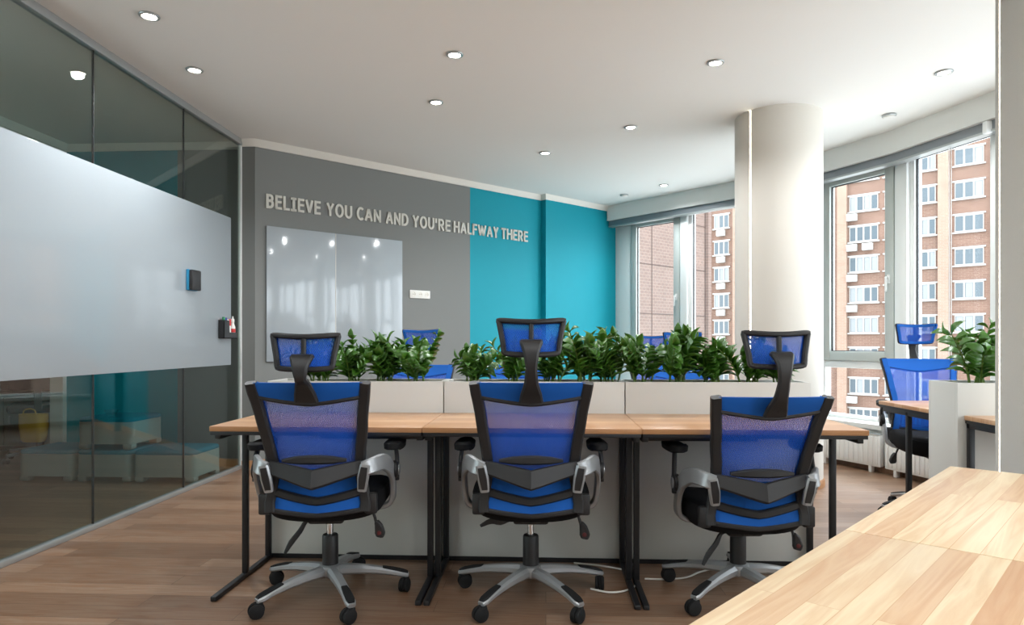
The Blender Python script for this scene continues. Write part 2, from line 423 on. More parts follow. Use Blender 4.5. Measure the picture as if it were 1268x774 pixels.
column(1.83, 2.245, .325, a_c2-68, M['column2'], 'round_column', 'textured off-white round column at the right edge behind the near desk')

# ------------------------------------------------------------------ glass partition
GX = -2.685
gw = empty_struct('wall_left')
ys = [5.795, 4.871, 3.871, 2.871, 1.871, .871, -.129, -1.129, -2.5]
for k in range(len(ys)-1):
    mb = MB(); mb.span((GX-.005, ys[k+1]+.003, .03), (GX+.005, ys[k]-.003, CH-.045)); mb.build('glass_pane', M['partglass'], gw)
    if k: 
        mb = MB(); mb.span((GX-.006, ys[k]-.003, .03), (GX+.006, ys[k]+.003, CH-.045)); mb.build('joint_seal', M['gasket'], gw)
mb = MB(); mb.span((GX-.022,-2.5,0), (GX+.022,5.81,.032), .003); mb.build('floor_channel', M['alu'], gw)
mb = MB(); mb.span((GX-.025,-2.5,CH-.05), (GX+.025,5.81,CH), .003); mb.build('ceiling_channel', M['alu'], gw)
mb = MB(); mb.span((GX-.014,5.79,.03), (GX+.014,5.81,CH-.045), .002); mb.build('end_channel', M['pvc'], gw)

# meeting room beyond the glass
mb = MB(); mb.span((-4.33,5.89,0), (-3.30,6.04,CH)); struct(mb.build('wall_meeting_teal', M['teal']))
mb = MB(); mb.span((-3.30,5.89,0), (-2.66,6.04,CH)); struct(mb.build('wall_meeting_grey', M['grey']))
mb = MB(); mb.span((-4.45,-2.5,0), (-4.33,-2.3,CH)); mb.span((-4.45,3.6,0), (-4.33,4.3,CH)); mb.span((-4.45,-2.3,0), (-4.33,3.6,.5)); mb.span((-4.45,-2.3,2.6), (-4.33,3.6,CH)); mb.span((-4.45,4.3,2.1), (-4.33,5.89,CH)); mb.span((-4.45,5.84,0), (-4.33,5.89,2.1)); struct(mb.build('wall_meeting_left', M['wallback']))  # out-of-view window opening added to this wall to let daylight in
struct(crown([(-4.33,-2.5),(-4.33,5.89),(-2.70,5.89)]).build('trim_5', M['crown']))
mb = MB(); mb.span((-3.95,5.878,0), (-2.70,5.89,.07)); struct(mb.build('baseboard_meeting', M['oak']))
mb = MB(); mb.span((-7.4,7.6,0), (-4.33,7.7,CH)); mb.span((-7.5,3,0), (-7.4,7.7,CH)); mb.span((-7.4,3,0),(-4.45,3.1,CH)); mb.span((-4.45,6.04,0),(-4.33,7.7,CH)); struct(mb.build('wall_annex', M['brownwall']))

# ------------------------------------------------------------------ wall boards, lettering, socket
def on_wall(name, label, cat, u, z, group=None):
    p = wp(u, 0); return thing(name, label, cat, (p[0], p[1], z), WROT, group)
# object X along the wall, -Y into the room
t = on_wall('whiteboard', 'white glass board on the grey wall under the lettering', 'whiteboard', .797, 1.54)
mb = MB(); mb.span((-.698,-.022,-.604), (-.040,-.008,.604), .002); mb.span((-.036,-.022,-.604), (.698,-.008,.604), .002); mb.build('panel', M['board'], t)
mb = MB(); mb.span((-.69,-.008,-.59), (.69,0,.59)); mb.build('backing', M['alu'], t)
mb = MB()
mb.sweep([(-.037,-.022,z) for z in (-.6,.6)], .006, .004, (0,-1,0)); mb.build('seam_glint', M['cable'], t)  # white strip paints the bright reflection along the panel seam
t = on_wall('wall_socket', 'triple white socket plate on the grey wall right of the glass board', 'socket', 1.717, 1.609)
mb = MB(); mb.span((-.125,-.012,-.042), (.125,0,.042), .005); mb.build('plate', M['white'], t)
for k in (-1,0,1):
    mb = MB(); mb.lathe([(.026,0),(.028,.004),(.020,.0045),(.018,.001),(.0,.001)] , (k*.08,-.0115,0), 20, Matrix.Rotation(PI/2,3,'X')); so = mb.build('socket_outlet', M['cable'], t)
    mb = MB()
    for q in (-.008,.008): mb.box((k*.08+q,-.0135,0), (.005,.003,.005), .001)
    mb.build('pin_hole', M['gasket'], so)
def arc(cx, cy, rx, ry, a0, a1, n=12):
    return [(cx+rx*math.cos(math.radians(a0+(a1-a0)*k/n)), cy+ry*math.sin(math.radians(a0+(a1-a0)*k/n))) for k in range(n+1)]
GL = {  # advance width, strokes in a unit cell (stroke centre lines)
 'B': (.66, [[(0,0),(0,1)], [(0,1),(.5,1)]+arc(.5,.77,.42,.23,90,-90,8)+[(0,.54)], [(.5,.54)]+arc(.5,.27,.5,.27,90,-90,8)+[(0,0)]]),
 'E': (.60, [[(0,0),(0,1)], [(0,1),(1,1)], [(0,.53),(.92,.53)], [(0,0),(1,0)]]),
 'L': (.58, [[(0,0),(0,1)], [(0,0),(1,0)]]),
 'I': (.50, [[(.5,0),(.5,1)], [(0,1),(1,1)], [(0,0),(1,0)]]),
 'V': (.72, [[(-.04,1.07),(.5,-.02)], [(1.04,1.07),(.5,-.02)]]),
 'Y': (.70, [[(-.04,1.07),(.5,.45)], [(1.04,1.07),(.5,.45)], [(.5,.5),(.5,-.09)]]),
 'O': (.80, [arc(.5,.5,.5,.52,90,450,26)]),
 'U': (.70, [[(0,1.09),(0,.35)]+arc(.5,.35,.5,.36,180,360,12)+[(1,1.09)]]),
 'C': (.68, [arc(.62,.5,.62,.52,48,312,20)]),
 'A': (.76, [[(-.04,-.08),(.5,1.04)], [(1.04,-.08),(.5,1.04)], [(.2,.3),(.8,.3)]]),
 'N': (.72, [[(0,-.09),(0,1.09)], [(0,1),(1,0)], [(1,-.09),(1,1.09)]]),
 'D': (.76, [[(0,0),(0,1)], [(0,1),(.35,1)]+arc(.38,.5,.62,.5,90,-90,14)+[(0,0)]]),
 'R': (.70, [[(0,-.09),(0,1)], [(0,1),(.5,1)]+arc(.5,.73,.42,.27,90,-90,8)+[(0,.46)], [(.45,.46),(1.02,-.08)]]),
 'H': (.74, [[(0,-.09),(0,1.09)], [(1,-.09),(1,1.09)], [(0,.53),(1,.53)]]),
 'F': (.58, [[(0,-.09),(0,1)], [(0,1),(1,1)], [(0,.53),(.9,.53)]]),
 'W': (1.08, [[(-.03,1.08),(.25,-.03)], [(.25,-.03),(.5,1.0)], [(.5,1.0),(.75,-.03)], [(.75,-.03),(1.03,1.08)]]),
 'T': (.64, [[(0,1),(1,1)], [(.5,1),(.5,-.09)]]),
 "'": (.26, [[(.5,1.08),(.5,.62)]]),
}
lo = bpy.data.objects.new('wall_lettering', None); C.objects.link(lo); lo.location = wp(0, 0, 2.303); lo.rotation_euler = (0,0,WROT)
CAP, SW = .127, .0225
for word, u0, u1 in (('BELIEVE',.099,.613),('YOU',.670,.937),('CAN',.985,1.252),('AND',1.308,1.573),("YOU'RE",1.622,2.103),('HALFWAY',2.146,2.779),('THERE',2.822,3.236)):
    tot = sum(GL[c][0] for c in word)+.10*(len(word)-1); sc_ = (u1-u0)/tot; x = u0
    for ch in word:
        w_, strokes = GL[ch]; mb = MB(); ww = w_*sc_-SW
        if ch in "'": ww = .001
        for st_ in strokes:
            P = [(x+SW/2+px*ww, -.007, SW/2+py*(CAP-SW)) for px, py in st_]
            flat = len(st_) == 2 and st_[0][1] == st_[1][1]
            if flat and ch != 'A': P[0] = (P[0][0]-SW/2, P[0][1], P[0][2]); P[1] = (P[1][0]+SW/2, P[1][1], P[1][2])
            if len(st_) == 2 and st_[0][0] == st_[1][0] and ch in 'BELIDFRT' : P = [(p[0], p[1], 0 if i_ == (0 if st_[0][1] < st_[1][1] else 1) else CAP) for i_, p in enumerate(P)]
            mb.sweep(P, SW if not flat else SW*.92, .012, (0,-1,0), cut=.02)
        mb.build('letter', M['letter'], lo); x += (w_+.10)*sc_
tag(lo, 'pale capital lettering BELIEVE YOU CAN AND YOU\'RE HALFWAY THERE across the grey and teal wall', 'lettering')

t = thing('whiteboard', 'large white glass board mounted on the glass partition', 'whiteboard', (GX, 3.3, 1.54))
mb = MB(); mb.span((.012,-1.9,-.622), (.022,2.284,.622), .002); mb.build('panel', M['board'], t)
for yy_ in (-1.5, 0, 1.9):
    for zz in (-.5,.5):
        mb = MB(); mb.lathe([(.012,.004),(.012,.013)], (0,yy_,zz), 16, Matrix.Rotation(PI/2,3,'Y')); mb.build('standoff', M['alu'], t)
t = thing('board_eraser', 'blue and black board eraser stuck on the large board', 'eraser', (GX+.022, 4.934, 1.574))
mb = MB(); mb.span((0,-.066,-.078), (.02,.066,.078), .004); mb.build('felt_pad', M['feltblue'], t)
mb = MB(); mb.span((.02,-.064,-.076), (.05,.066,.076), .01); mb.build('grip', M['plastic'], t)
t = thing('marker_holder', 'small dark marker holder at the right end of the large board', 'holder', (GX+.023, 5.47, 1.14))
mb = MB(); mb.span((0,-.11,0), (.05,.11,.006)); mb.span((0,-.11,0), (.004,.11,.15)); mb.span((.046,-.11,0), (.05,-.02,.15)); mb.span((.046,-.02,0), (.05,.11,.05)); mb.span((0,-.11,0), (.05,-.106,.15)); mb.span((0,.106,0), (.05,.11,.05))
mb.build('tray', M['plastic'], t)
for k, (dy, mm, lab, h) in enumerate([(-.07,'green','green capped marker in the holder on the large board',.17),(-.035,'navy','dark blue marker in the holder on the large board',.165),(0,'white','white marker with no coloured cap in the holder',.15),(.035,'red','red capped marker in the holder on the large board',.155)]):
    r = thing('marker', lab, 'marker', (GX+.048, 5.47+dy, 1.147), 0, 'markers in the holder')
    mb = MB(); mb.lathe([(.0,0),(.011,.001),(.011,h-.05),(.008,h-.045)], n=12); mb.build('barrel', M['white'], r)
    mb = MB(); mb.lathe([(.0115,h-.055),(.0115,h-.005),(.009,h),(.0,h)], n=12); mb.build('cap', M[mm], r)
t = thing('spray_bottle', 'small white spray bottle with red band beside the markers', 'bottle', (GX+.05, 5.555, 1.147))
mb = MB(); mb.lathe([(0,0),(.02,.001),(.021,.09),(.012,.115),(.011,.13)], n=16); mb.build('bottle_body', M['white'], t)
mb = MB(); mb.lathe([(.0212,.045),(.0217,.046),(.0217,.075),(.0212,.076)], n=16); mb.build('band', M['red'], t)
mb = MB(); mb.box((0,0,.145), (.018,.03,.03), .004); mb.tube([(0,0,.13),(0,.0,.18)], .006); mb.build('spray_head', M['white'], t)

# ------------------------------------------------------------------ desks
DW, DX0, DY0, DD = .917, -1.437, 2.81, .60
def desk_legs(t, x, w, d, back):
    """T frame at local x; front edge y=0, back y=d. back>0 the rear post sits at the back"""
    mb = MB(); mb.span((x-.013,.30,.02), (x+.013,.326,.714), .003); mb.build('leg', M['black'], t)
    mb = MB(); mb.span((x-.013,d-.037,.02), (x+.013,d-.011,.714), .003); mb.build('leg', M['black'], t)
    mb = MB(); mb.span((x-.013,0,.0), (x+.013,d-.005,.022), .004); mb.build('foot_rail', M['black'], t)
    mb = MB(); mb.span((x-.013,.04,.69), (x+.013,d-.01,.714), .002); mb.build('top_rail', M['black'], t)
def make_desk(label, loc, rotz, m, legs=(True,True), tray=None, W=DW, group=None):
    t = thing('office_desk', label, 'desk', loc, rotz, group)
    mb = MB(); mb.span((.001,0,.728), (W-.001,DD,.75), .002); mb.build('desktop', m, t)
    mb = MB(); mb.span((.004,.003,.712), (W-.004,DD-.003,.728), .001); mb.build('underframe', M['black'], t)
    for k, xx in enumerate((.018, W-.018)):
        if legs[k]: desk_legs(t, xx, W, DD, 1)
    if tray:
        mb = MB(); mb.span((tray[0],.10,.686), (tray[1],.17,.712), .004); mb.build('cable_tray', M['black'], t)
    return t
for k, lab in enumerate(['wooden desk at the left end of the row, behind the left blue chair', 'wooden desk in the middle of the row, behind the middle blue chair', 'wooden desk at the right end of the row, behind the right blue chair']):
    make_desk(lab, (DX0+k*DW, DY0, 0), 0, M['deskwood'], tray=[(.45,.9),None,(.03,.5)][k], group='desks in the front row')
for k, lab in enumerate(['far desk behind the right planter, backing onto it', 'far desk behind the middle planter, backing onto it', 'far desk behind the left planter, backing onto it']):
    make_desk(lab, (DX0+(3-k)*DW, 3.66+DD, 0), PI, M['deskwood'], group='desks behind the planters')
RX = 2.045
for k, lab in enumerate(['wooden desk at the right, in front of the right side planter']):
    make_desk(lab, (RX+k*DW, DY0, 0), 0, M['deskwood'], group='desks near the right windows')
    if k == 0:
        make_desk('wooden desk at the right, behind the planter, below the far right blue chair', (RX+DW, 3.66+DD, 0), PI, M['deskwood'], group='desks near the right windows')
# near desks
A = Vector((1.169,2.014)); ud = Vector((.653,.758)).normalized(); pv = Vector((ud.y,-ud.x))
# local X runs along -u ... use X=ud, Y=-pv so top is right-handed
near_rot = math.atan2(ud.y, ud.x)
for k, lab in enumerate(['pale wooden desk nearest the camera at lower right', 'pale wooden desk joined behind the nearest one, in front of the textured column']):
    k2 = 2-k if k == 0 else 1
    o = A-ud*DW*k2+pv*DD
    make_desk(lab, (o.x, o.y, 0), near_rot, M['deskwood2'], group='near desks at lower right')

# ------------------------------------------------------------------ planters and plants
def planter(x0, w, label, y0=3.41, d=.25, h=.909):
    t = thing('planter_box', label, 'planter', (x0, y0, 0), 0, 'white planter dividers')
    mb = MB()
    mb.span((.003,0,.0), (w-.003,.016,h), .001); mb.span((.003,d-.016,0), (w-.003,d,h), .001)
    mb.span((.003,.016,0), (.019,d-.016,h), .001); mb.span((w-.019,.016,0), (w-.003,d-.016,h), .001)
    mb.build('box_panels', M['planter'], t)
    mb = MB(); mb.span((.019,.016,.6), (w-.019,d-.016,h-.03)); mb.build('soil', M['soil'], t)
    mb = MB(); mb.span((.003,-.006,0), (w-.003,0,.022)); mb.build('plinth', M['black'], t)
for k, lab in enumerate(['tall white planter divider at the left end, behind the left desk', 'tall white planter divider in the middle, behind the middle desk', 'tall white planter divider at the right end, behind the right desk']):
    planter(DX0+k*DW, DW, lab)
planter(2.012, DW, 'white planter divider at the far right beside the textured column')

def leaf(mb, base, d, up, L, W):
    d = d.normalized(); side = d.cross(up).normalized(); up = side.cross(d).normalized()
    prof = [(0,.06),(.18,.62),(.4,1.0),(.62,.9),(.82,.52),(1,.0)]
    bm = mb.bm; rows = []
    for s, w in prof:
        c = base+d*(L*s)+up*(math.sin(s*PI)*.10*L-.10*L*s*s)
        hw = W*w/2
        if w == 0: rows.append([bm.verts.new(c)])
        else: rows.append([bm.verts.new(c-side*hw+up*hw*.45), bm.verts.new(c), bm.verts.new(c+side*hw+up*hw*.45)])
    for i in range(len(rows)-1):
        a, b = rows[i], rows[i+1]
        if len(b) == 1:
            bm.faces.new((a[0],a[1],b[0])); bm.faces.new((a[1],a[2],b[0]))
        else:
            bm.faces.new((a[0],a[1],b[1],b[0])); bm.faces.new((a[1],a[2],b[2],b[1]))
def make_plant(seed, n=8, H=.27, lean=None):
    rnd = random.Random(seed)
    t = thing('potted_plant', 'x', 'plant'); lf = MB(); st = MB()
    for k in range(n):
        az = 2*PI*k/n+rnd.uniform(-.4,.4); spread = rnd.uniform(.2,1.0); h = H*rnd.uniform(.62,1.05)
        if k == 0: spread = .05
        dirh = Vector((math.cos(az), .55*math.sin(az), 0)); b = Vector((rnd.uniform(-.05,.05), rnd.uniform(-.04,.04), 0))
        P = []
        for q in range(9):
            s = q/8; P.append(b+dirh*(h*spread*s**1.6)+Vector((0,0,h*(s-.12*spread*s*s))))
        st.tube([tuple(p) for p in P], [.0065-.004*q/8 for q in range(9)], 6)
        for q in (2,3,4,5,6,7,8):
            T = (P[q]-P[q-1]).normalized(); sd = T.cross(Vector((math.sin(az*2+k),math.cos(az*2+k),.2))).normalized()
            L = .092*rnd.uniform(.8,1.15)*(1.0 if q < 7 else .85)
            if q == 8:
                leaf(lf, P[q], T+Vector((rnd.uniform(-.2,.2),rnd.uniform(-.2,.2),0)), sd, L, L*.52)
            for sg in (-1,1):
                dd = (sd*sg*1.0+T*.5+Vector((0,0,.1))+Vector((rnd.uniform(-.2,.2),rnd.uniform(-.2,.2),rnd.uniform(-.15,.2))))
                upv = T if rnd.random() < .8 else Vector((0,0,1))
                leaf(lf, P[q], dd, T-dd.normalized()*.2, L, L*.56)
    lo = lf.build('foliage', M['leaf'], t, 60)
    md = lo.modifiers.new('thick', 'SOLIDIFY'); md.thickness = .0012
    st.build('stems', M['stem'], t); return t
protos = [make_plant(s, n, h) for s, n, h in ((11,9,.25),(23,8,.27),(37,10,.24),(51,7,.29))]
used = set()
def plant(k, x, rz, sc, label, y=3.535, tilt=0):
    o = protos[k] if k not in used else copy_tree(protos[k]); used.add(k)
    o.location = (x, y, .878); o.rotation_euler = (0, tilt, rz); o.scale = (sc,)*3
    o['label'] = label; o['category'] = 'plant'; o['group'] = 'leafy plants in the planters'
plist = [(0,-1.20,0.3,.80,'leafy green plant behind the left chair headrest, at the left end of the planters'),
 (1,-1.02,2.0,.86,'leafy green plant just right of the left chair headrest'),
 (2,-.86,4.0,.92,'leafy green plant in the left planter, left of the far blue headrest'),
 (3,-.68,1.1,.84,'leafy green plant at the right end of the left planter, below the far blue headrest'),
 (2,-.38,2.2,.80,'leafy green plant at the left end of the middle planter'),
 (1,-.17,5.0,.76,'leafy green plant left of the stem of the middle chair headrest'),
 (0,.03,3.0,.84,'leafy green plant behind the stem of the middle chair headrest'),
 (3,.20,4.4,.92,'tall leafy green plant against the teal wall, right of the middle chair headrest'),
 (1,.34,.4,.88,'leafy green plant at the right end of the middle planter by the window edge'),
 (3,.50,3.6,.86,'leafy green plant at the left end of the right planter, below the left window'),
 (0,.68,1.4,.98,'tall leafy green plant covering the far blue chair by the left window'),
 (2,.86,.2,.92,'leafy green plant left of the right chair headrest'),
 (1,1.04,3.1,.80,'leafy green plant behind the right chair headrest'),
 (0,1.20,5.2,.66,'small leafy green plant at the right end of the right planter'),
 (3,2.18,.9,.98,'bright leafy green plant at the far right beside the blue chair'),
 (2,2.36,2.4,.88,'leafy green plant at the far right touching the textured column')]
for k, x, rz, sc, lab in plist: plant(k, x, rz, sc*1.06, lab)

# ------------------------------------------------------------------ office chair
def lerp(tab, z):
    if z <= tab[0][0]: return tab[0][1]
    for (a, va), (b, vb) in zip(tab, tab[1:]):
        if z <= b:
            u = (z-a)/(b-a); u = u*u*(3-2*u)*.5+u*.5; return va*(1-u)+vb*u
    return tab[-1][1]
YB = [(.40,-.245),(.50,-.235),(.60,-.245),(.72,-.29),(.84,-.345),(.96,-.405)]
WB = [(.40,.205),(.45,.213),(.52,.202),(.60,.19),(.66,.196),(.80,.214),(.96,.236)]
def yb(z, x=0): return lerp(YB, z)+.028*(x/.22)**2
def make_chair(k_lever=0, head=0.0, armdz=0.0):
    t = thing('office_chair', 'x', 'chair'); z3 = Vector((0,0,0))
    # -- back frame
    zz = [.425+.53*i/14 for i in range(15)]
    mb = MB()
    for s in (-1,1):
        P = []; Wd = []
        for z in zz:
            w = lerp(WB, z)-.02; P.append((s*w, yb(z, w)-.004, z)); Wd.append(.042 if z < .8 else .042)
        mb.sweep(P, Wd, .03, (0,-1,0), cut=.22)
    def cross(zs, zc, h, th, yoff=0, n=14, sh=0):
        P = []
        for i in range(n+1):
            x = -1+2*i/n; z = zc+(zs-zc)*abs(x)**1.25; w = lerp(WB, z)-.02; xx = x*w
            P.append((xx, yb(z, xx)+yoff, z))
        mb.sweep(P, h, th, (0,-1,0), cut=.25)
    cross(.903, .873, .024, .022)
    cross(.508, .468, .034, .026)
    cross(.432, .412, .02, .026, yoff=.004)
    for s in (-1,1): mb.box((s*.212, yb(.46,.2)+.0, .455), (.05,.03,.085), .008)
    mb.build('back_frame', M['plastic'], t)
    # -- mesh panel and pads
    def panel(z0, z1c, z1s, inset, yo, th, m, name, nz=14, z0c=None):
        mb = MB()
        def f(u, v):
            x = -1+2*u
            lo = z0 if z0c is None else z0c+(z0-z0c)*abs(x)**1.25
            hi = z1c+(z1s-z1c)*abs(x)**1.25
            z = lo+(hi-lo)*v; w = lerp(WB, z)-inset
            return (x*w, yb(z, x*w)+yo, z)
        mb.slab(f, 14, nz, (0, th, 0)); return mb.build(name, m, t)
    panel(.50, .875, .90, .012, .012, .004, M['mesh'], 'back_mesh', 20)
    panel(.903, .955, .955, .030, -.009, .028, M['bluepad'], 'top_pad', 5, .873)
    mb = MB()
    panel(.52, .60, .60, .03, .004, .012, M['bluepad'], 'lower_mesh_upper', 6, .478).name = 'lumbar_fabric'
    panel(.436, .46, .495, .03, -.002, .02, M['bluepad'], 'bottom_pad', 4, .418)
    # -- lumbar brace: V
    mb = MB(); P = []; W = []; T = []
    for i in range(17):
        x = -1+2*i/16; a = 1-abs(x)
        P.append((x*.186, yb(.60, .18)-.030-.062*a**1.1, .612-.042*a)); W.append(.052+.026*a); T.append(.03+.008*a)
    mb.sweep(P, W, T, (0,-1,.25), cut=.16); mb.build('lumbar_brace', M['plastic'], t, 25)
    mb = MB()
    mb.sweep([(x*.125, yb(.645, 0)-.012-.018*(1-abs(x)), .645-.005*abs(x)) for x in (-1,-.6,-.2,.2,.6,1)], [.012,.03,.036,.036,.03,.012], .022, (0,-1,0)); mb.build('lumbar_pad', M['plastic'], t)
    # -- headrest
    hz = 1.125+head; hy = -.445
    def hp(x, z): x *= .95; return (x, hy+.035*(x/.13)**2+(z-1.125)*.05, z+head)
    HW = .95
    loop = [(-.124,1.19),(-.06,1.186),(0,1.184),(.06,1.186),(.124,1.19),(.126,1.178),(.112,1.11),(.108,1.08),(.095,1.066),(0,1.062),(-.095,1.066),(-.108,1.08),(-.112,1.11),(-.126,1.178)]
    mb = MB(); mb.sweep([hp(*q) for q in loop], .02, .022, (0,-1,0), closed=True, sub=3)
    mb.sweep([hp(0,z) for z in (1.06,1.12,1.185)], .018, .016, (0,-1,0)); 
    hf = mb.build('headrest_frame', M['plastic'], t)
    mb = MB()
    def f(u, v):
        z = 1.066+.118*v; w = .107+.017*v; x = (-1+2*u)*w; p = hp(x, z-.0); return (p[0], p[1]+.010, p[2])
    mb.slab(f, 12, 6, (0,.005,0)); mb.build('headrest_mesh', M['mesh'], t)
    mb = MB(); mb.sweep([(q[0]*.96, q[1]+.013, 1.125+head+(q[2]-1.125-head)*.94) for q in [hp(*w_) for w_ in loop]], .018, .004, (0,-1,0), closed=True, sub=3); mb.build('headrest_rim', M['bluepad'], t)
    mb = MB()
    for s in (-1,1):
        mb.sweep([(s*(lerp(WB, z)-.026), yb(z, lerp(WB, z)-.02)+.015, z) for z in zz], .034, .006, (0,-1,0), cut=.2)
    mb.build('front_edging', M['bluepad'], t)
    # -- headrest stem
    mb = MB(); e = head
    P = [(0,-.405,.885),(0,-.425,.915),(0,-.462,.96),(0,-.490,1.015+e*.7),(0,-.495,1.07+e),(0,-.478,1.103+e),(0,-.458,1.11+e)]
    Nn = [(0,-1,-.5),(0,-1,-.45),(0,-1,-.4),(0,-1,0),(0,-1,.25),(0,-.6,.8),(0,-.3,1)]
    mb.sweep(P, [.092,.080,.052,.042,.058,.084,.086], [.02,.022,.026,.026,.026,.022,.02], Nn, sub=4, cut=.3)
    mb.build('headrest_stem', M['plastic'], t)
    # -- seat
    def seatring(z, g, yo=0, n=36):
        r = []
        for k in range(n):
            a = 2*PI*k/n; c, s_ = math.cos(a), math.sin(a)
            x = math.copysign(abs(c)**.55, c)*(.248+g); y = math.copysign(abs(s_)**.55, s_)*(.235+g)+.02+yo
            sag = -.012*max(0, abs(y-.02)/.235)**3 if y > 0 else 0
            zz_ = z+sag-.018*(1-(x/.25)**2)*(1 if y < 0 else .2)*.0+.022*(x/.25)**2
            r.append(Vector((x, y, zz_)))
        return r
    mb = MB(); mb.rings([seatring(.366,-.06), seatring(.374,-.02), seatring(.40,.0), seatring(.45,.002), seatring(.468,-.004)]); mb.build('seat', M['blackfab'], t, 50)
    mb = MB(); mb.rings([seatring(.466,-.006), seatring(.476,-.012), seatring(.484,-.03), seatring(.487,-.09)]); mb.build('seat_cushion', M['blackfab'], t, 60)
    # -- mechanism
    mb = MB(); mb.box((0,.02,.365), (.15,.24,.055), .012); mb.box((0,-.12,.385), (.09,.14,.03), .008); mb.build('tilt_mechanism', M['plastic'], t)
    mb = MB(); mb.lathe([(.014,.26),(.014,.345)], n=16); mb.build('gas_piston', M['chrome'], t)
    mb = MB(); mb.lathe([(.030,.135),(.0345,.14),(.0345,.2),(.034,.265),(.031,.27),(.02,.272)], n=24); mb.build('gas_cover', M['plastic'], t)
    mb = MB(); c_ = k_lever
    P = [(-.05,-.03,.345),(-.09,-.05,.348-.01*c_),(-.13,-.06,.338-.055*c_),(-.17,-.065,.345-.10*c_),(-.215,-.07,.325-.125*c_)]
    if c_: P = [(-.05,-.03,.345),(-.09,-.05,.34),(-.115,-.06,.30),(-.15,-.065,.255),(-.175,-.07,.21)]
    mb.sweep(P, [.014,.016,.022,.024,.012], .012, (0,-1,0), sub=3); mb.tube([(-.04,-.03,.345),(.05,-.03,.345)], .011); mb.build('height_lever', M['plastic'], t)
    mb = MB(); mb.tube([(.19,-.07,.40),(.205,-.075,.36),(.212,-.08,.335)], .006); 
    mb.sweep([(.212,-.08,.345),(.222,-.08,.325),(.228,-.08,.295),(.226,-.08,.278)], [.016,.034,.044,.03], .026, (0,-1,0), sub=3); kn = mb.build('tension_knob', M['plastic'], t)
    mb = MB(); mb.lathe([(.009,0),(.009,.002),(.006,.003)], (.226,-.094,.298), 14, Matrix.Rotation(PI/2,3,'X')); mb.build('knob_disc', M['darkred'], kn)
    # -- arms
    for s in (-1,1):
        mb = MB()
        mb.sweep([(s*.190,yb(.60,.18)-.050,.605),(s*.222,-.262,.615),(s*.255,-.19,.618),(s*.276,-.13,.585),(s*.282,-.09,.54),(s*.281,-.06,.48),(s*.272,-.04,.425),(s*.235,-.03,.398),(s*.16,-.02,.39)],
                 [.06,.062,.066,.068,.062,.055,.055,.055,.05], [.02,.02,.022,.022,.022,.022,.022,.02,.014],
                 [(0,-1,0),(s*.35,-1,.1),(s*.8,-.8,.1),(s*1,-.3,.2),(s,0,0),(s,0,-.05),(s*.9,0,-.5),(0,0,-1),(0,0,-1)], sub=4, cut=.25)
        ar = mb.build('arm_bracket', M['silver'], t)
        mb = MB(); mb.sweep([(s*.199,yb(.6,.2)-.056,.622),(s*.190,yb(.56,.2)-.056,.570),(s*.183,yb(.52,.2)-.050,.515)], [.040,.046,.036], .024, (s*.1,-1,0), sub=3); mb.build('bracket_plate', M['silver'], t)
        mb = MB(); mb.sweep([(s*.197,yb(.6,.2)-.069,.613),(s*.189,yb(.56,.2)-.069,.568),(s*.183,yb(.52,.2)-.063,.524)], [.026,.030,.024], .006, (s*.1,-1,0), sub=3); mb.build('plate_inset', M['plastic'], t)
        Rx = Matrix.Rotation(s*PI/2, 3, 'Y')
        mb = MB(); mb.lathe([(.0,0),(.036,.0),(.038,.004),(.038,.020),(.034,.024),(.024,.025)], (s*.282,-.075,.565), 24, Rx); mb.build('arm_pivot', M['plastic'], t)
        mb = MB(); mb.lathe([(.024,.0),(.024,.003),(.016,.005),(0,.005)], (s*.307,-.075,.565), 20, Rx); mb.build('pivot_ring', M['silver'], t)
        mb = MB(); z_ = .66+armdz
        mb.sweep([(s*.300,-.075,.52),(s*.300,-.074,.58),(s*.298,-.068,.62),(s*.292,-.055,z_)], [.03,.034,.03,.034], .016, (s,0,0), sub=3); mb.build('arm_post', M['plastic'], t)
        mb = MB(); rs = []
        for z, g in ((z_-.012,-.012),(z_-.006,0),(z_+.014,.002),(z_+.022,-.008)):
            rs.append([Vector((s*.285+math.copysign(abs(math.cos(a))**.7, math.cos(a))*(.042+g), -.02+math.copysign(abs(math.sin(a))**.8, math.sin(a))*(.125+g), z+ (.008 if math.sin(a) < -.5 else 0))) for a in [2*PI*k/28 for k in range(28)]])
        mb.rings(rs); mb.build('armrest', M['rubber'], t)
    # -- star base
    mb = MB(); mb.lathe([(.0,.085),(.03,.085),(.046,.095),(.05,.12),(.046,.136),(.036,.142),(0,.142)], n=30); mb.build('base_hub', M['silver'], t)
    legs = []
    for k in range(5):
        a = PI/2+2*PI*k/5; ca, sa = math.cos(a), math.sin(a)
        pt = lambda r, z: (r*ca, r*sa, z)
        mb = MB(); mb.sweep([pt(.03,.113), pt(.10,.112), pt(.18,.104), pt(.26,.09), pt(.315,.076), pt(.338,.070)], [.05,.048,.042,.04,.044,.03], [.05,.042,.034,.026,.022,.016], (0,0,1), sub=2, cut=.28)
        lg = mb.build('base_leg', M['silver'], t)
        mb = MB(); mb.sweep([pt(.225,.1115), pt(.27,.1025), pt(.315,.0895), pt(.335,.082)], [.026,.034,.036,.024], .008, (0,0,1), sub=2); mb.build('foot_pad', M['rubber'], lg)
        ca2 = a+(.5, -.9, 1.2, .3, -.4)[k]
        cx, cy = .325*ca, .325*sa
        R = Matrix.Rotation(ca2, 3, 'Z'); Rw = R @ Matrix.Rotation(PI/2, 3, 'Y')
        ox = R @ Vector((0,-.012,0))
        mb = MB()
        for sgn in (-1,1):
            c0 = Vector((cx,cy,.030))+ox+R @ Vector((sgn*.012,0,0))
            mb.lathe([(0,-.008),(.026,-.008),(.030,-.005),(.030,.005),(.026,.008),(0,.008)], c0, 22, Rw)
        c0 = Vector((cx,cy,.034))+ox
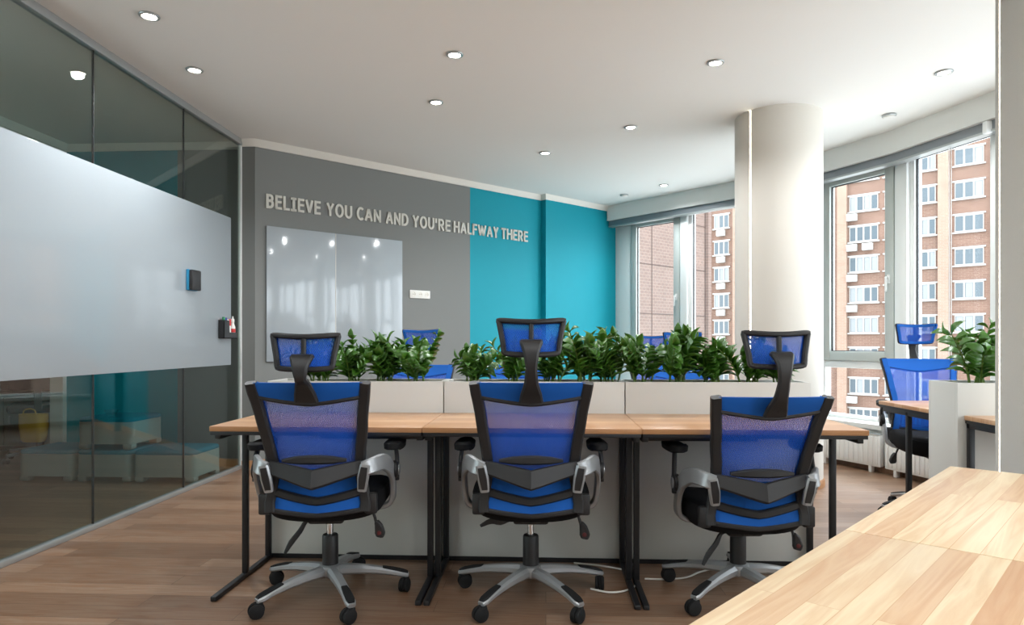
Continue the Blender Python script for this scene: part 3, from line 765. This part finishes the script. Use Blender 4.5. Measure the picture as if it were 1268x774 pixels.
        mb.lathe([(.018,-.003),(.033,-.003),(.033,.003),(.018,.003)], c0, 22, Rw)
        mb.lathe([(.008,.035),(.008,.072)], (cx,cy,0), 10)
        mb.box(Vector((cx,cy,.052))+ox*.3, (.03,.036,.02), .006, R)
        mb.build('caster', M['rubber'], lg); legs.append(lg)
    return t
def place(o, x, y, rz, label, group, base_rot=0, dz=0):
    o.location = (x, y, 0); o.rotation_euler = (0,0,rz); o['label'] = label; o['group'] = group
    low = ('base_hub','base_leg','gas_cover')
    for ch in o.children:
        n = ch.name.split('.')[0]
        if n == 'base_leg' or n == 'base_hub': ch.rotation_euler = (0,0,base_rot)
        elif n not in low: ch.location.z = dz
    return o
G1 = 'blue mesh office chairs at the front desks'; G2 = 'blue mesh office chairs on the far side'
c_mid = make_chair(0, 0, 0)
c_side = make_chair(1, -.055, 0)
cR = make_chair(1, .01, .045)
place(c_mid, -.066, 2.94, math.radians(1.5), 'blue mesh office chair in the middle of the front row, headrest raised', G1, 0, 0)
place(c_side, -.942, 2.906, math.radians(5.5), 'blue mesh office chair at the left of the front row, near the glass partition', G1, math.radians(-9.5), 0)
place(cR, .842, 3.006, math.radians(3.5), 'blue mesh office chair at the right of the front row, partly behind the near desk', G1, math.radians(-13.5), -.056)
far = [(-.852,4.17,PI,'far blue chair seen over the left planter, in front of the grey wall',0), (-.14,4.22,PI+.05,'far blue chair mostly hidden behind the middle chair and plants',.0),
       (.88,4.24,PI-.12,'far blue chair seen over the right planter, in front of the left window',-.02), (1.02,5.62,PI+.2,'farthest blue chair, barely seen behind the one by the left window',-.03),
       (2.47,4.40,PI-.22,'blue chair at the far right below the right window',.04)]
for k, (x, y, rz, lab, dz) in enumerate(far):
    place(copy_tree(c_mid), x, y, rz, lab, G2, .3*k, dz)

# ------------------------------------------------------------------ stools, chair and bag in the meeting room
def make_stool(loc, label, w=.45, d=.44):
    t = thing('low_stool', label, 'stool', loc, 0, 'stools with teal cushions')
    def rr(z, g, W=w, D=d, r=.05):
        out = []
        for cx, cy, a0 in ((W-r,r,-PI/2),(W-r,D-r,0),(r,D-r,PI/2),(r,r,PI)):
            for k in range(6):
                a = a0+k*PI/10; out.append(Vector((cx+math.cos(a)*(r+g), cy+math.sin(a)*(r+g), z)))
        return out
    mb = MB(); mb.rings([rr(.045,0), rr(.22,0)])
    for px, py in ((.0,.0),(w-.09,0),(0,d-.09),(w-.09,d-.09)):
        mb.span((px+.004,py+.004,0), (px+.086,py+.086,.05), .02)
    mb.build('body', M['stoolbody'], t)
    mb = MB(); mb.rings([rr(.22,-.004), rr(.228,.0), rr(.245,-.002), rr(.254,-.02), rr(.256,-.04)]); mb.build('cushion', M['stoolpad'], t, 60)
    return t
make_stool((-4.20,5.16,0), 'low stool with teal cushion at the left, behind the glass partition')
make_stool((-3.72,5.16,0), 'bottom stool of the stacked pair behind the glass partition')
make_stool((-3.715,5.165,.257), 'upper stool of the stacked pair behind the glass partition')
make_stool((-3.255,5.16,0), 'low stool with teal cushion nearest the grey corner behind the glass', .50)
t = thing('glass_bowl', 'small clear glass bowl on the upper teal stool', 'bowl', (-3.52, 5.30, .514))
mb = MB(); mb.lathe([(0,0),(.035,0),(.052,.045),(.049,.046),(.032,.008),(0,.006)], n=24); mb.build('bowl', M['clearglass'], t)
t = thing('task_chair', 'dark swivel chair seen through the glass behind the left stool', 'chair', (-4.78,6.15,0), .6)
mb = MB(); mb.box((0,0,.5), (.48,.46,.08), .03); mb.build('seat', M['blackfab'], t)
mb = MB(); mb.sweep([(0,-.24,.5),(0,-.3,.62),(0,-.3,.72)], .06, .02, (0,-1,0), sub=3); mb.slab(lambda u, v: ((u-.5)*.44, -.28+.16*(u-.5)**2, .68+.4*v), 8, 4, (0,-.03,0)); mb.build('backrest', M['blackfab'], t)
mb = MB(); mb.lathe([(.03,.1),(.03,.3),(.02,.3),(.02,.46)], n=16); mb.build('gas_lift', M['black'], t)
for k in range(5):
    a = 2*PI*k/5; mb = MB(); mb.sweep([(.03*math.cos(a),.03*math.sin(a),.11),(.3*math.cos(a),.3*math.sin(a),.075)], [.05,.03], .03, (0,0,1)); lg = mb.build('base_leg', M['silver'], t)
    mb = MB(); mb.lathe([(0,-.015),(.03,-.015),(.03,.015),(0,.015)], (.3*math.cos(a),.3*math.sin(a),.031), 14, Matrix.Rotation(a,3,'Z') @ Matrix.Rotation(PI/2,3,'Y')); mb.build('caster', M['rubber'], lg)
t = thing('tote_bag', 'yellow bag beside the dark swivel chair behind the glass', 'bag', (-4.60,5.84,.215))
mb = MB(); mb.rings([[Vector((math.copysign(abs(math.cos(a))**.6,math.cos(a))*wx, math.copysign(abs(math.sin(a))**.6,math.sin(a))*wy, z)) for a in [2*PI*k/24 for k in range(24)]] for z, wx, wy in ((0,.085,.05),(.02,.10,.06),(.14,.115,.07),(.25,.12,.06),(.245,.105,.05),(.08,.09,.045))]); mb.build('bag_body', M['yellow'], t)
mb = MB(); mb.tube([(-.06,-.05,.24),(-.05,-.05,.285),(0,-.05,.30),(.05,-.05,.285),(.06,-.05,.24)], .006, 8, 3); mb.build('handle', M['yellow'], t)
t = thing('low_cabinet', 'low grey cabinet at the far left beyond the glass', 'cabinet', (-6.0,6.6,0))
mb = MB(); mb.span((0,0,.05), (1.0,.4,.56), .004); mb.build('carcass', M['stoolbody'], t)
mb = MB(); mb.span((-.01,-.01,.56), (1.01,.41,.585), .003); mb.build('top', M['white'], t)
for k in (0,1):
    mb = MB(); mb.span((.01+.5*k,-.018,.06), (.49+.5*k,0,.55), .003); dr = mb.build('door', M['stoolbody'], t)
    mb = MB(); mb.span((.40+.16*k,-.035,.28), (.42+.16*k,-.018,.36), .004); mb.build('handle', M['alu'], dr)
mb = MB(); mb.span((.03,.03,0), (.97,.38,.05)); mb.build('plinth', M['black'], t)

# ------------------------------------------------------------------ floor cables
def cable(pts, label, r=.0045):
    mb = MB(); mb.tube(pts, r, 8, 5); tag(mb.build('floor_cable', M['cable']), label, 'cable', 'white cables on the floor')
cable([(.14,3.38,.006),(.28,3.34,.006),(.40,3.26,.006),(.42,3.12,.006),(.36,3.02,.006),(.28,2.99,.006),(.20,3.03,.006)], 'white cable looping on the floor right of the middle chair')
cable([(.46,3.17,.006),(.56,3.17,.006),(.66,3.20,.006),(.74,3.28,.006),(.86,3.36,.006)], 'white cable on the floor behind the right chair caster')
cable([(1.60,5.13,.60),(1.57,5.10,.3),(1.53,5.04,.03),(1.56,4.97,.008),(1.70,4.95,.008),(1.90,5.0,.008)], 'white cable hanging down at the foot of the round column')

# ------------------------------------------------------------------ ceiling lights
LE = 25
def downlight(x, y, label):
    t = thing('ceiling_spotlight', label, 'ceiling light', (x, y, CH), 0, 'recessed ceiling spotlights')
    mb = MB(); mb.lathe([(.034,.0),(.052,.0),(.055,-.004),(.052,-.009),(.040,-.011),(.036,-.004)], n=28); mb.build('ring', M['alu'], t)
    mb = MB(); mb.lathe([(.0,-.001),(.035,-.001),(.035,-.006),(.028,-.009),(0,-.010)], n=24); mb.build('lamp', M['lamp'], t)
    l = bpy.data.lights.new('lamp_light', 'SPOT'); l.energy = LE; l.color = (.95,.98,1); l.spot_size = math.radians(150); l.spot_blend = .6; l.shadow_soft_size = .03
    lo = bpy.data.objects.new('lamp_light', l); C.objects.link(lo); lo.parent = t; lo.location = (0,0,-.02)
M['lamp'] = mat('lamp_glass', (255,250,240), .4, emit=(255,246,230), es=14)
DL = [(-2.158,3.57,'ceiling spotlight nearest the top left, above the glass partition'), (-2.291,4.293,'ceiling spotlight above the glass partition, second from the top left'),
 (-.563,4.145,'ceiling spotlight near the top centre'), (-.812,4.959,'ceiling spotlight just below the one at the top centre'),
 (-.008,6.339,'ceiling spotlight over the teal wall edge, above the middle chair'), (1.077,4.348,'ceiling spotlight at the top, left of the round column'),
 (.70,5.615,'ceiling spotlight between the teal wall and the round column'), (1.332,7.707,'farthest ceiling spotlight, close to the window soffit'),
 (2.619,4.579,'ceiling spotlight at the upper right near the textured column')]
for x, y, l in DL: downlight(x, y, l)
for x, y in [(-1.6,1.2),(0.2,1.2),(2.2,.6),(-1.2,-1.0),(1.2,-1.0)]:
    downlight(x, y, 'ceiling spotlight behind the camera')
for x, y, l in [(.943,8.189,'small round smoke detector near the far corner of the ceiling'), (2.682,5.418,'small round smoke detector right of the round column')]:
    t = thing('smoke_detector', l, 'smoke detector', (x, y, CH), 0, 'smoke detectors')
    mb = MB(); mb.lathe([(0,0),(.05,0),(.052,-.012),(.046,-.016)], n=24); mb.build('base', M['alu'], t)
    mb = MB(); mb.lathe([(.045,-.014),(.042,-.026),(.02,-.032),(0,-.033)], n=24); mb.build('sensor', M['white'], t)

# ------------------------------------------------------------------ outside
def brickmat(name, c1, c2, mortar, w, h, ms, rough=.85):
    m = mat(name, c1, rough, spec=.2); N, L, b = nodes(m)
    tc = N.new('ShaderNodeTexCoord'); sp = N.new('ShaderNodeSeparateXYZ'); cb = N.new('ShaderNodeCombineXYZ')
    L.new(tc.outputs['Object'], sp.inputs[0]); L.new(sp.outputs['X'], cb.inputs[0]); L.new(sp.outputs['Z'], cb.inputs[1])
    br = N.new('ShaderNodeTexBrick'); br.inputs['Color1'].default_value = lin(c1); br.inputs['Color2'].default_value = lin(c2); br.inputs['Mortar'].default_value = lin(mortar)
    br.inputs['Scale'].default_value = 1; br.inputs['Brick Width'].default_value = w; br.inputs['Row Height'].default_value = h; br.inputs['Mortar Size'].default_value = ms
    L.new(cb.outputs[0], br.inputs['Vector'])
    nz = N.new('ShaderNodeTexNoise'); nz.inputs['Scale'].default_value = .6; nz.inputs['Detail'].default_value = 6; L.new(cb.outputs[0], nz.inputs['Vector'])
    mx = mixrgb(N, L, nz.outputs['Fac'], tuple(v*.75 for v in lin((255,255,255))[:3])+(1,), (1.1,1.1,1.1,1))
    L.new(mixrgb(N, L, 1.0, br.outputs['Color'], mx, 'MULTIPLY'), b.inputs['Base Color']); return m
M['brickfar'] = brickmat('orange_brick', (116,90,78), (124,98,85), (136,118,106), .5, .15, .012)
M['bricklight'] = brickmat('pale_orange_brick', (146,120,104), (152,126,110), (158,140,128), .5, .15, .012)
M['tile'] = brickmat('brown_tile', (112,94,86), (118,100,92), (132,116,108), .4, .2, .015)
M['lintel'] = mat('white_render', (160,157,152), .8)
M['facwin'] = mat('facade_window_glass', (84,94,100), .3, spec=.3)
M['curtain'] = mat('facade_curtain', (130,134,136), .8)
M['ac'] = mat('ac_casing', (166,166,162), .5)
M['ground'] = mat('pale_paving', (196,196,192), .9)
mb = MB(); mb.span((-60,12,-14.5), (120,140,-14)); struct(mb.build('ground', M['ground']))
M['joint'] = mat('dark_joint', (78,62,56), .9)
# near tile-clad block
nd = Vector((4.338,4.324)); nL = nd.length; nd.normalize()
nb = thing('tile_clad_building', 'brown tile clad block with panel joints seen through the left window', 'building', (6.768,43.595,0), math.atan2(nd.y, nd.x))
mb = MB(); mb.span((-8,0,-14), (nL+.62,9,24)); mb.build('wall', M['tile'], nb)
mb = MB()
for z in (2.95,6.1,9.2,12.3,-.2): mb.span((-8,-.03,z-.022), (nL+.62,.0,z+.022))
for x in (0,3.05,nL+.05,-3.05): mb.span((x-.022,-.03,-14), (x+.022,0,24))
mb.build('panel_joints', M['joint'], nb)
mb = MB(); mb.span((nL+.1,-.25,-14), (nL+.5,0,24)); mb.build('corner_pipe', M['tile'], nb)
# far brick building
fd = Vector((.7604,-.6495)); frot = math.atan2(fd.y, fd.x)
fb = thing('brick_apartment_building', 'tall orange brick apartment building with white windows outside', 'building', (18.904,74.043,0), frot)
mb = MB(); mb.span((-14,0,-14), (40,14,27)); mb.build('wall', M['brickfar'], fb)
mb = MB()
for a, b in ((-2.2,-1.2),(1.5,2.6),(12.0,12.85),(17.3,18.3),(20.3,21.1),(24.2,27)): mb.span((a,-.35,-14), (b,0,27))
mb.build('brick_pilasters', M['bricklight'], fb)
cols = [(-.75,.95,3),(4.2,6.4,4),(8.6,10.8,4),(13.02,15.5,4),(16.05,17.2,2),(18.45,20.1,3),(21.5,23.6,3)]
mb = MB()
for (a, b, n) in cols:
    for r in range(9):
        zt = 17.75-2.86*r; mb.span((a-.15,-.12,zt), (b+.15,0,zt+.14)); mb.span((a-.15,-.2,zt-1.58), (b+.15,0,zt-1.45))
mb.build('lintels', M['lintel'], fb)
rw = random.Random(4)
for ci, (a, b, n) in enumerate(cols):
    for r in range(9):
        zt = 17.75-2.86*r; zb = zt-1.45
        mb = MB(); mb.span((a,-.06,zb), (b,-.02,zb+.1)); mb.span((a,-.06,zt-.1), (b,-.02,zt)); 
        for k in range(n+1):
            x = a+(b-a)*k/n; mb.span((max(a,x-.07),-.065,zb), (min(b,x+.07),-.02,zt))
        f = mb.build('window', M['lintel'], fb)
        mb = MB(); mb.span((a+.03,-.03,zb+.03), (b-.03,0.0,zt-.03)); mb.build('pane', M['facwin'], f)
        if rw.random() < .75:
            mb = MB()
            for k in range(n):
                if rw.random() < .5:
                    x = a+(b-a)*k/n; mb.span((x+.12,-.045,zb+.12), (x+(b-a)/n*.85,-.03,zt-.12))
            if len(mb.bm.verts): mb.build('curtain', M['curtain'], f)
fn = Vector((fd.y, -fd.x))
rowname = ['first','second','third','fourth','fifth','sixth','seventh','eighth','ninth']
acs = [(13.25,r,'left') for r in (1,2,3,4,7)]+[(14.6,r,'right') for r in (2,)]+[(16.6,r,'narrow') for r in (3,4,5,6,7)]+[(.1,r,'far') for r in (1,2,3,4,5,6)]
acproto = None
for x, r, side in acs:
    if side == 'far': lab = 'white air conditioner, %s row of the brick building seen in the left window' % rowname[r]
    elif side == 'narrow': lab = 'white air conditioner on the narrow window column, %s row, behind the window post' % rowname[r]
    elif side == 'right': lab = 'white air conditioner, right one of the pair below a four pane brick building window'
    else: lab = 'white air conditioner below the four pane window of the brick building, %s row' % rowname[r]
    z = 17.75-2.86*r-2.35
    if acproto is None:
        acproto = thing('air_conditioner', lab, 'air conditioner', (0,0,0), frot, 'air conditioners on the brick building')
        mb = MB(); mb.span((-.45,-.4,0), (.45,0,.65), .04); mb.build('casing', M['ac'], acproto)
        mb = MB(); mb.lathe([(.24,0),(.27,.02),(.24,.03),(.05,.035)], (-.1,-.39,.32), 20, Matrix.Rotation(PI/2,3,'X')); mb.build('fan_grille', M['alu'], acproto)
        o = acproto
    else: o = copy_tree(acproto)
    p = Vector((18.904,74.043))+fd*(x+.1)+fn*.22
    o.location = (p.x, p.y, z); o['label'] = lab
# ------------------------------------------------------------------ world, portals, camera
w = bpy.data.worlds.new('World'); bpy.context.scene.world = w; w.use_nodes = True
bg = w.node_tree.nodes['Background']
N, L = w.node_tree.nodes, w.node_tree.links
tc = N.new('ShaderNodeTexCoord'); sx = N.new('ShaderNodeSeparateXYZ'); L.new(tc.outputs['Generated'], sx.inputs[0])
rp = N.new('ShaderNodeValToRGB'); e = rp.color_ramp.elements; e[0].position = 0; e[0].color = (.75,.80,.86,1); e[1].position = .5; e[1].color = (.86,.92,1,1)
L.new(sx.outputs['Z'], rp.inputs[0]); L.new(rp.outputs[0], bg.inputs['Color'])
bg.inputs['Strength'].default_value = 3.1
for i in range(6):
    a = Vector(OP[i]); b = Vector(OP[i+1]); c = (a+b)/2; d = (b-a); n = Vector((-d.y, d.x)).normalized()
    l = bpy.data.lights.new('window_portal', 'AREA'); l.shape = 'RECTANGLE'; l.size = d.length; l.size_y = ZT-ZB; l.cycles.is_portal = True
    o = bpy.data.objects.new('window_portal', l); C.objects.link(o); c = c+n*.08; o.location = (c.x, c.y, (ZB+ZT)/2)
    o.rotation_euler = Vector((n.x, n.y, 0)).to_track_quat('Z', 'Y').to_euler()

cam = bpy.data.cameras.new('camera'); co = bpy.data.objects.new('camera', cam); C.objects.link(co)
co.location = (0,0,1.108); co.rotation_euler = (PI/2, 0, math.radians(2.88))
cam.sensor_width = 36; cam.lens = 835/1268*36; cam.shift_y = 37/1268; cam.clip_end = 500; cam.clip_start = .05
sc = bpy.context.scene; sc.camera = co
sc.view_settings.view_transform = 'Standard'; sc.view_settings.look = 'None'; sc.view_settings.gamma = 1; sc.view_settings.use_curve_mapping = False
sc.view_settings.exposure = 1.28
sc.cycles.max_bounces = 10; sc.cycles.diffuse_bounces = 5; sc.cycles.transparent_max_bounces = 16; sc.cycles.glossy_bounces = 4
sc.cycles.use_denoising = True; sc.cycles.sample_clamp_indirect = 6; sc.cycles.caustics_reflective = False
